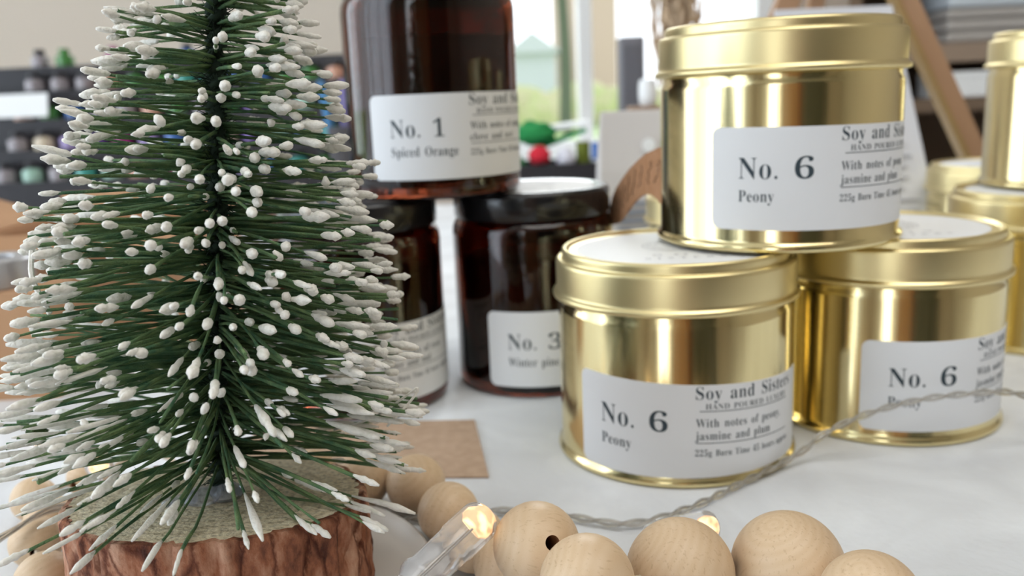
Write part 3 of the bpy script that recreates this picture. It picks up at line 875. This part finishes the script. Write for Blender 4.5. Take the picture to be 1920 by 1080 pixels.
# ------------------------------------------------------------------ papers
tag(MB().hexa([(-92, 262, .1), (-9.6, 254.7, .1), (-15.6, 304.9, .1), (-95, 310, .1)], [(-92, 262, .7), (-9.6, 254.7, .7), (-15.6, 304.9, .7), (-95, 310, .7)]).build('kraft_card', M_kraft_card),
    'flat brown kraft card lying on the cloth behind the beads', 'card')
tg = thing('gift_tag', 'curved brown kraft tag with handwriting, wedged against the stacked gold tin', 'tag', (42, 357, 0))
ol = [(-8, 62.4), (-5, 67), (1.3, 73.3), (8, 77.6), (17.6, 82.1), (28, 86.6), (39.1, 90.4), (48, 93.2), (57.8, 95.1), (64, 96.2), (67.5, 96.3), (69.2, 95.2), (69.5, 92), (69.3, 88), (68, 82), (65.6, 77.6), (63.5, 77.4), (60, 78.6), (54.4, 79.6), (48, 79.2), (41.8, 77.8), (35, 75.2), (28, 72), (22, 69.0), (16.7, 66.2), (11.5, 64.4), (3, 62.6), (-3, 61.4)]
dv = Vector((9.5, -67, 0)).normalized(); nv = Vector((dv.y, -dv.x, 0))
def tag_p(s_, z, off): 
    bow = .9*math.sin(math.pi*max(0, min(1, (s_+8)/78)))
    p = dv*s_ + nv*(off + bow*.6); return (p.x, p.y, z)
n = len(ol); tm = MB()
half = n//2
A = [tag_p(s_, z, -.35) for s_, z in ol]; B = [tag_p(s_, z, .35) for s_, z in ol]
tm.add(A+B, [tuple(range(n)), tuple(range(2*n-1, n-1, -1))] + [(i, i+n, (i+1) % n+n, (i+1) % n) for i in range(n)], 0, False)
rr = random.Random(3)
for (s0, s1, z0, z1) in ((4, 7, 66, 74), (10, 14, 68, 78), (17, 20, 71, 80), (24, 28, 74, 84), (32, 35, 77, 87), (40, 45, 81, 89), (50, 55, 83, 91), (58, 64, 84, 92)):
    pts = [tag_p(s0 + (s1-s0)*k/10 + rr.uniform(-1.4, 1.4), z0 + (z1-z0)*k/10, o_) for k in range(11) for o_ in (.45,)]
    tm.tube(pts, .16, 4, 1); 
tm.build('paper_tag', [M_kraft, M_boxdark], tg, sharp=30)

# ------------------------------------------------------------------ cardboard boxes at the left
def carton(label, loc, rz, w, dpt, hgt, flaps):
    t = thing('cardboard_box', label, 'box', loc, rz, 'cardboard boxes at the left')
    k = 2.5
    MB().box(-w/2, w/2, -dpt/2, dpt/2, 0, k).box(-w/2, w/2, -dpt/2, -dpt/2+k, k, hgt).box(-w/2, w/2, dpt/2-k, dpt/2, k, hgt).box(-w/2, -w/2+k, -dpt/2+k, dpt/2-k, k, hgt).box(w/2-k, w/2, -dpt/2+k, dpt/2-k, k, hgt).build('carton', M_box, t)
    for (side, ln, tilt) in flaps:
        c, s_ = math.cos(tilt)*ln, math.sin(tilt)*ln
        if side == 'front': q = [(-w/2, -dpt/2, hgt), (w/2, -dpt/2, hgt), (w/2, -dpt/2-c, hgt+s_), (-w/2, -dpt/2-c, hgt+s_)]
        elif side == 'back': q = [(-w/2, dpt/2, hgt), (w/2, dpt/2, hgt), (w/2, dpt/2+c, hgt+s_), (-w/2, dpt/2+c, hgt+s_)]
        elif side == 'left': q = [(-w/2, -dpt/2, hgt), (-w/2, dpt/2, hgt), (-w/2-c, dpt/2, hgt+s_), (-w/2-c, -dpt/2, hgt+s_)]
        else: q = [(w/2, -dpt/2, hgt), (w/2, dpt/2, hgt), (w/2+c, dpt/2, hgt+s_), (w/2+c, -dpt/2, hgt+s_)]
        MB().hexa([(x, y, z-.01) for x, y, z in q], [(x, y, z+1.6) for x, y, z in q]).build('flap', M_box, t)
carton('open cardboard box with raised flap, behind the snowy tree', (-208, 470, 0), .06, 105, 90, 58, [('left', 34, .35), ('back', 22, .5), ('front', 12, -1.0)])
carton('small cardboard box at the left edge, silver tape roll on top', (-236, 372, 0), .05, 90, 40, 44, [])
tp_ = MB().lathe([(10, 0), (17, 0), (17.6, .6), (17.6, 11.4), (17, 12), (10, 12), (9.4, 11.4), (9.4, .6), (10, 0)], 48)
MB().box(-45, 45, -20, 20, 0, 1.2).build('lid_board', M_box, bpy.data.objects['cardboard_box.001'], loc=(0, 0, 44))
tag(tp_.build('tape_roll', M_silver, loc=(-221, 372, 45.2)), 'roll of dull silver tape lying on the small cardboard box', 'tape roll')

# ------------------------------------------------------------------ rack of little bottles behind the tree
RX0, RX1 = -560, -128
rk = thing('bottle_rack', 'black stepped display rack full of small bottles behind the tree', 'rack', (0, 830, 0))
NT = 5; tier_z = [52, 80, 108, 136, 160]
for k in range(NT):
    MB().box(RX0, RX1, k*24, k*24+23.5, 0, tier_z[k]).build('tier', M_rack, rk, bevel=1)
    MB().box(RX0, RX1, k*24-2, k*24, 0, tier_z[k]+5).build('lip', M_rack, rk)
cols = {'teal': (0.05, 0.30, 0.26), 'purple': (0.13, 0.06, 0.30), 'green': (0.06, 0.22, 0.05), 'blue': (0.05, 0.14, 0.40), 'peach': (0.62, 0.34, 0.24),
        'magenta': (0.30, 0.02, 0.16), 'grey': (0.30, 0.27, 0.29), 'lilac': (0.33, 0.25, 0.50), 'cream': (0.66, 0.56, 0.42), 'mint': (0.35, 0.55, 0.45)}
pal = {n_: mat(n_+'_lacquer', c_, 0.12, coat=.6) for n_, c_ in cols.items()}
M_cap = mat('black_cap', (0.02, 0.018, 0.022), 0.3)
protos = {}
def little_bottle(colname, loc, label, capcol=None):
    key = (colname, capcol)
    if key not in protos:
        t = thing('lacquer_bottle', label, 'bottle', loc, 0, 'little bottles on the black rack')
        MB().lathe([(0, .2), (7.6, 0), (9, 1), (9.2, 3), (9.2, 13), (8.6, 15.2), (5, 16.6), (4, 17.4), (4, 18.5), (0, 18.5)], 20).build('bottle_glass', pal[colname], t)
        MB().lathe([(0, 17.6), (5.2, 17.6), (5.4, 18.2), (5.2, 22), (4.4, 22.6), (0, 22.6)], 16).build('bottle_cap', pal[capcol] if capcol else M_cap, t)
        protos[key] = t
        return t
    o = copy_tree(protos[key]); o.location = Vector(loc)*MM; o['label'] = label
    return o
first = {0: ['grey', 'mint', 'grey', 'teal'], 1: ['grey', 'cream', 'lilac', 'purple'], 2: ['peach', 'green', 'blue', 'grey'], 3: ['grey', 'grey', 'grey', 'peach'], 4: ['grey', 'green', 'grey', 'magenta']}
tn = ['lowest', 'second lowest', 'middle', 'second highest', 'top']
ordn = ['first', 'second', 'third', 'fourth', 'fifth', 'sixth', 'seventh', 'eighth', 'ninth', 'tenth', 'eleventh', 'twelfth', 'thirteenth', 'fourteenth']
cr_ = random.Random(5)
for k in range(NT):
    for i in range(14):
        cn = first[k][i] if i < 4 else cr_.choice(list(cols))
        if k == 4 and (i % 3 == 2 or i > 7): continue
        x = -470 + i*25 + (k % 2)*3
        little_bottle(cn, (x, 830 + k*24 + 11.5, tier_z[k]), 'little %s bottle, %s from the left on the %s rack tier' % (cn, ordn[i], tn[k]), 'green' if (k == 4 and cn == 'green') else 'magenta' if (k == 4 and cn == 'magenta') else None)
pc = thing('price_card', 'small white card propped in the bottle rack at the left', 'card', (-462, 872, 116))
MB().hexa([(-26, 0, 0), (24, 0, 0), (24, 1, 0), (-26, 1, 0)], [(-26, 5, 22), (24, 5, 22), (24, 6, 22), (-26, 6, 22)]).build('card_sheet', M_white, pc)
# pens beside the jar
pt = thing('pen_pot', 'dark grey pen pot just left of the top jar', 'pen pot', (-147, 812, 0))
MB().lathe([(0, 0), (11, 0), (11.5, 1), (12.5, 96), (11.5, 96), (10.5, 3), (0, 3)], 24).build('pot', M_darkgrey, pt)
M_bluepen = mat('blue_plastic', (0.06, 0.22, 0.45), 0.35); M_purplepen = mat('violet_plastic', (0.22, 0.19, 0.42), 0.35)
for (dx, tx, m_, nm) in ((-4, -11, M_bluepen, 'bright blue pen leaning left in the grey pot'), (2, 2, M_purplepen, 'violet pen upright in the grey pot')):
    p_ = thing('pen', nm, 'pen', (-147+dx, 812, 4), 0, 'pens in the pot')
    MB().tube([(0, 0, 0), (tx*.6, 0, 95), (tx, 0, 128), (tx*1.05, 0, 133)], [3.4, 3.4, 3.4, 2], 12).build('pen_barrel', m_, p_)

# ------------------------------------------------------------------ tray of bright trimmings under the window
ty = thing('craft_tray', 'black tray of bright craft trimmings in front of the window', 'tray', (45, 800, 0))
MB().box(-46, 36, -30, 40, 0, 3).box(-46, 36, -30, -27, 3, 57).box(-46, 36, 37, 40, 3, 57).box(-46, -43, -27, 37, 3, 57).box(33, 36, -27, 37, 3, 57).box(-43, 33, -27, 37, 40, 42).build('tray_box', M_rack, ty)
def blob(name, label, cat, c, s_, m_, lump=.12):
    mb = MB(); mb.ball((0, 0, 0), 1, 20, 14)
    mb.v = [tuple(Vector((x*s_[0], y*s_[1], z*s_[2]))*(1+lump*noise.noise(Vector((x*2+c[0], y*2, z*2))))) for x, y, z in mb.v]
    return tag(mb.build(name, m_, loc=c), label, cat, 'craft trimmings in the tray')
blob('moss_ball', 'bright green moss ball heaped over the tray', 'moss', (27, 815, 82), (20, 15, 11), mat('green_moss', (0.02, 0.26, 0.07), .9), .3)
blob('red_pompom', 'red pompom in the craft tray', 'pompom', (29, 784, 64), (10, 10, 8.5), mat('red_wool', (0.60, 0.02, 0.04), .9))
blob('white_pompom', 'white pompom beside the red one in the craft tray', 'pompom', (52, 784, 60), (8.5, 9, 10), mat('white_wool', (0.70, 0.70, 0.78), .9))
blob('green_pompom', 'dark green pompom at the left end of the craft tray', 'pompom', (7, 784, 56), (10, 9, 9), mat('pine_wool', (0.02, 0.16, 0.05), .9))
def spool(label, c, r, hgt, m_):
    t = thing('thread_spool', label, 'spool', c, 0, 'craft trimmings in the tray')
    MB().lathe([(0, 0), (r, 0), (r, 1.5), (r*.7, 1.6), (r*.7, hgt-1.6), (r, hgt-1.5), (r, hgt), (0, hgt)], 20).build('spool_reel', M_white, t)
    MB().lathe([(r*.7, 1.7), (r*.94, 1.8), (r*.94, hgt-1.8), (r*.7, hgt-1.7)], 20).build('thread', m_, t)
spool('olive green thread spool in the craft tray', (68, 792, 42), 6.5, 34, mat('olive_thread', (0.16, 0.20, 0.02), .7))
spool('blue thread spool at the right end of the craft tray', (78.5, 784, 57.2), 4, 18, mat('blue_thread', (0.02, 0.14, 0.50), .7))
rb_ = MB().hexa([(28, 815, 66), (72, 800, 82), (72, 830, 82), (28, 840, 66)], [(28, 815, 70), (72, 800, 85), (72, 830, 85), (28, 840, 70)])
tag(rb_.build('felt_sheet', mat('green_felt', (0.03, 0.30, 0.10), .9)), 'folded green felt sheet lying across the craft tray', 'felt', 'craft trimmings in the tray')
tag(MB().hexa([(38, 812, 84), (74, 800, 88), (76, 840, 88), (40, 850, 84)], [(38, 812, 88), (74, 800, 92), (76, 840, 92), (40, 850, 88)]).build('tissue_pack', M_white), 'folded white tissue on the green felt in the craft tray', 'tissue', 'craft trimmings in the tray')

# grey pouch with print, dark post, lantern and dried grass behind the tins
po = thing('paper_pouch', 'pale grey stand-up pouch with grey print, left of the stacked gold tin', 'pouch', (80, 530, 0))
pm = MB(); prof = [(-26, -14, 0), (-27, -15, 30), (-26, -10, 70), (-25, -4, 92), (-24, -1, 104)]
vs = []
for hx, hy, z in prof: vs += [(hx, hy, z), (-hx, hy, z), (-hx, -hy, z), (hx, -hy, z)]
pm.add(vs, [(4*i+j, 4*i+(j+1) % 4, 4*i+4+(j+1) % 4, 4*i+4+j) for i in range(4) for j in range(4)] + [(3, 2, 1, 0), (16, 17, 18, 19)], 0, False)
pm.build('pouch_bag', M_pouch, po, bevel=1.5)
pr = MB()
for k, (x0, x1, z) in enumerate(((-17, 12, 50), (-17, 8, 45), (-17, 14, 40), (-17, 6, 35), (-17, 12, 30))):
    pr.box(x0, x1, -15.6, -14.6, z, z+2.2)
pr.build('pouch_print', M_greytext, po)
MB().lathe([(0, 0), (4, 0), (4, .5), (0, .5)], 16, axis=(0, -1, .12), org=(3, -8.0, 84)).build('pouch_seal', M_white, po)
sp_ = thing('speaker_column', 'dark grey upright speaker in front of the window', 'speaker', (127, 905, 0))
MB().box(-12, 12, -14, 14, 0, 168).build('cabinet', mat('slate_grey_plastic', (0.21, 0.21, 0.235), .5), sp_, bevel=2)
MB().box(-9, 9, -15.5, -14, 10, 160).build('grille', mat('dark_grille', (0.15, 0.15, 0.17), .8), sp_)
MB().box(12, 18, -10, 16, 0, 118).build('side_panel', M_darkgrey, sp_, bevel=2)
lt = thing('glass_votive', 'small round white votive standing behind the stacked gold tin', 'votive', (111, 700, 104))
MB().lathe([(0, 0), (5, 0), (6.6, 2), (7.2, 8), (7.0, 16), (6, 20), (5.2, 20), (6.2, 15), (0, 15)], 24).build('votive_glass', M_white, lt)
bx_ = thing('wooden_block', 'brown wooden block under the white votive', 'block', (112, 702, 0))
MB().box(-16, 16, -12, 12, 0, 104).build('block', mat('walnut_block', (0.30, 0.19, 0.12), .6), bx_, bevel=1.5)
pg = thing('dried_grass', 'tan dried grass plume rising behind the stacked gold tin', 'dried grass', (163, 860, 0))
g_ = MB(); gr = random.Random(9)
for k in range(1300):
    z = gr.uniform(95, 330); w = 25*math.sin(math.pi*min(1, max(.05, (z-80)/270)))**.6
    a = gr.uniform(0, 6.28); q = gr.uniform(0, w)
    p = Vector((q*math.cos(a), q*math.sin(a)*.7, z)); g_.tube([p*1.0, p+Vector((gr.uniform(-6, 6), gr.uniform(-4, 4), gr.uniform(10, 26)))], [2.2, .7], 4)
g_.build('plume', M_pampas, pg, kind='stuff')
MB().tube([(0, 0, 60), (0, 0, 300)], 2.2, 8).build('stem', M_pampas, pg)
vz = thing('bud_vase', 'brown vase holding the dried grass behind the gold tins', 'vase', (163, 860, 0))
MB().lathe([(0, 0), (18, 0), (22, 10), (20, 55), (12, 90), (14, 100), (12.5, 100), (10.5, 90), (17, 55), (18, 12), (0, 6)], 32).build('vase_body', mat('brown_glaze', (0.20, 0.12, 0.07), .4), vz)

# ------------------------------------------------------------------ easel with a framed sheet
es = thing('table_easel', 'light brown wooden easel standing behind the gold tins', 'easel', (270, 600, 2.8))
def bar(pa, pb, w, dp, m_, name, par):
    pa, pb = Vector(pa), Vector(pb); d_ = (pb-pa).normalized(); s_ = Vector((0, 1, 0)).cross(d_).normalized()*w/2; y_ = Vector((0, dp/2, 0))
    q = lambda p: [p-s_-y_, p+s_-y_, p+s_+y_, p-s_+y_]
    return MB().hexa(q(pa), q(pb)).build(name, m_, par, bevel=.8)
bar((70, -10, 0), (-45, 10, 245), 14.5, 10, M_easel, 'right_leg', es)
bar((61, -11.5, 4), (-49, 9, 238), 4, 12, M_easel_edge, 'leg_edge', es)
bar((-160, -10, 0), (-45, 10, 245), 14.5, 10, M_easel, 'left_leg', es)
MB().box(-58, -32, 1, 22, 236, 262).build('hinge_block', M_easel, es, bevel=2)
bar((-45, 130, 0), (-45, 26, 250), 11, 9, M_easel, 'rear_leg', es)
bar((-82, 10, 173), (26, 10, 176), 9, 6, M_easel, 'cross_bar', es)
bd = thing('printed_sheet', 'white printed sheet leaning on the easel behind the tins', 'sheet', (230, 540, 0))
q = [(-62, -14, 12), (32, -14, 12), (10, 26, 160), (-62, 26, 160)]
MB().hexa([q[0], q[1], (q[1][0], q[1][1]+2, q[1][2]), (q[0][0], q[0][1]+2, q[0][2])], [q[3], q[2], (q[2][0], q[2][1]+2, q[2][2]), (q[3][0], q[3][1]+2, q[3][2])]).build('sheet_board', M_sheet, bd)
pl_ = MB(); rr = random.Random(4)
for k in range(13):
    z = 30 + k*6.5; t_ = (z-12)/148; y = -14.3 + 40*t_ + (0 if True else 0); xr = 32 - 22*t_ - 5
    y -= .2
    pl_.hexa([(-40, y-.8, z), (xr-rr.uniform(0, 14), y-.6, z), (xr-14, y+.6, z), (-40, y+.6, z)], [(-40, y-.3, z+1.6), (xr-rr.uniform(4, 14), y-.1, z+1.6), (xr-14, y+1, z+1.6), (-40, y+1, z+1.6)])
pl_.build('print_lines', M_inkfaint, bd)

# ------------------------------------------------------------------ shelf unit at the right
sh = thing('shelf_unit', 'dark stained wooden shelf unit at the right behind the easel', 'shelf', (800, 1130, Z0))
MB().box(-370, 400, 190, 205, 0, 1150).build('back_panel', M_shelfwood, sh)
for x in (-385, 400): MB().box(x, x+16, -30, 205, 0, 1150).build('side', M_shelfwood, sh)
for z in (120, 420, 620, 826, 885, 1000): MB().box(-369, 399, -25, 190, z, z+ (16 if z != 885 else 22)).build('shelf_board', M_shelfwood if z != 885 else mat('mid_brown_board', (0.30, 0.22, 0.16), .6), sh)
for i, (x, w, hgt, m_, lb) in enumerate(((-262, 66, 30, M_white, 'white carton on the brown shelf right of the easel'), (-190, 60, 26, M_pouch, 'beige carton on the brown shelf beside the white one'))):
    t = thing('shelf_box', lb, 'box', (800+x+w/2-5, 1130, Z0+842))
    MB().box(-w/2, w/2, -22, 40, 0, hgt).build('box_body', m_, t, bevel=2); MB().box(-w/2-.8, w/2+.8, -23, 41, hgt-7, hgt+1).build('box_lid', m_, t, bevel=2)
t = thing('folded_blanket', 'grey folded blanket on the upper shelf at the right', 'blanket', (690, 1150, Z0+907))
for k in range(3): MB().box(-150, 150, -40+k, 60, k*14, k*14+13).build('fold', M_shelfgrey, t, bevel=5)
t = thing('pale_box', 'pale blue grey box on the folded blanket at the top right', 'box', (650, 1150, Z0+949))
MB().box(-110, 110, -40, 55, 0, 34).build('box_body', mat('pale_blue_card', (0.55, 0.60, 0.64), .6), t, bevel=3)
MB().box(-112, 112, -42, 57, 26, 36).build('box_lid', mat('pale_grey_card', (0.60, 0.63, 0.66), .6), t, bevel=3)
lp = thing('ceiling_fill_panel', 'flat panel added on the ceiling behind the fill light', 'lamp', (350, -150, Z1-20))  # no lamp known here, panel added to go with the ceiling fill
MB().box(-620, 620, -520, 520, 4, 20).build('fill_panel', M_white, lp, bevel=3)
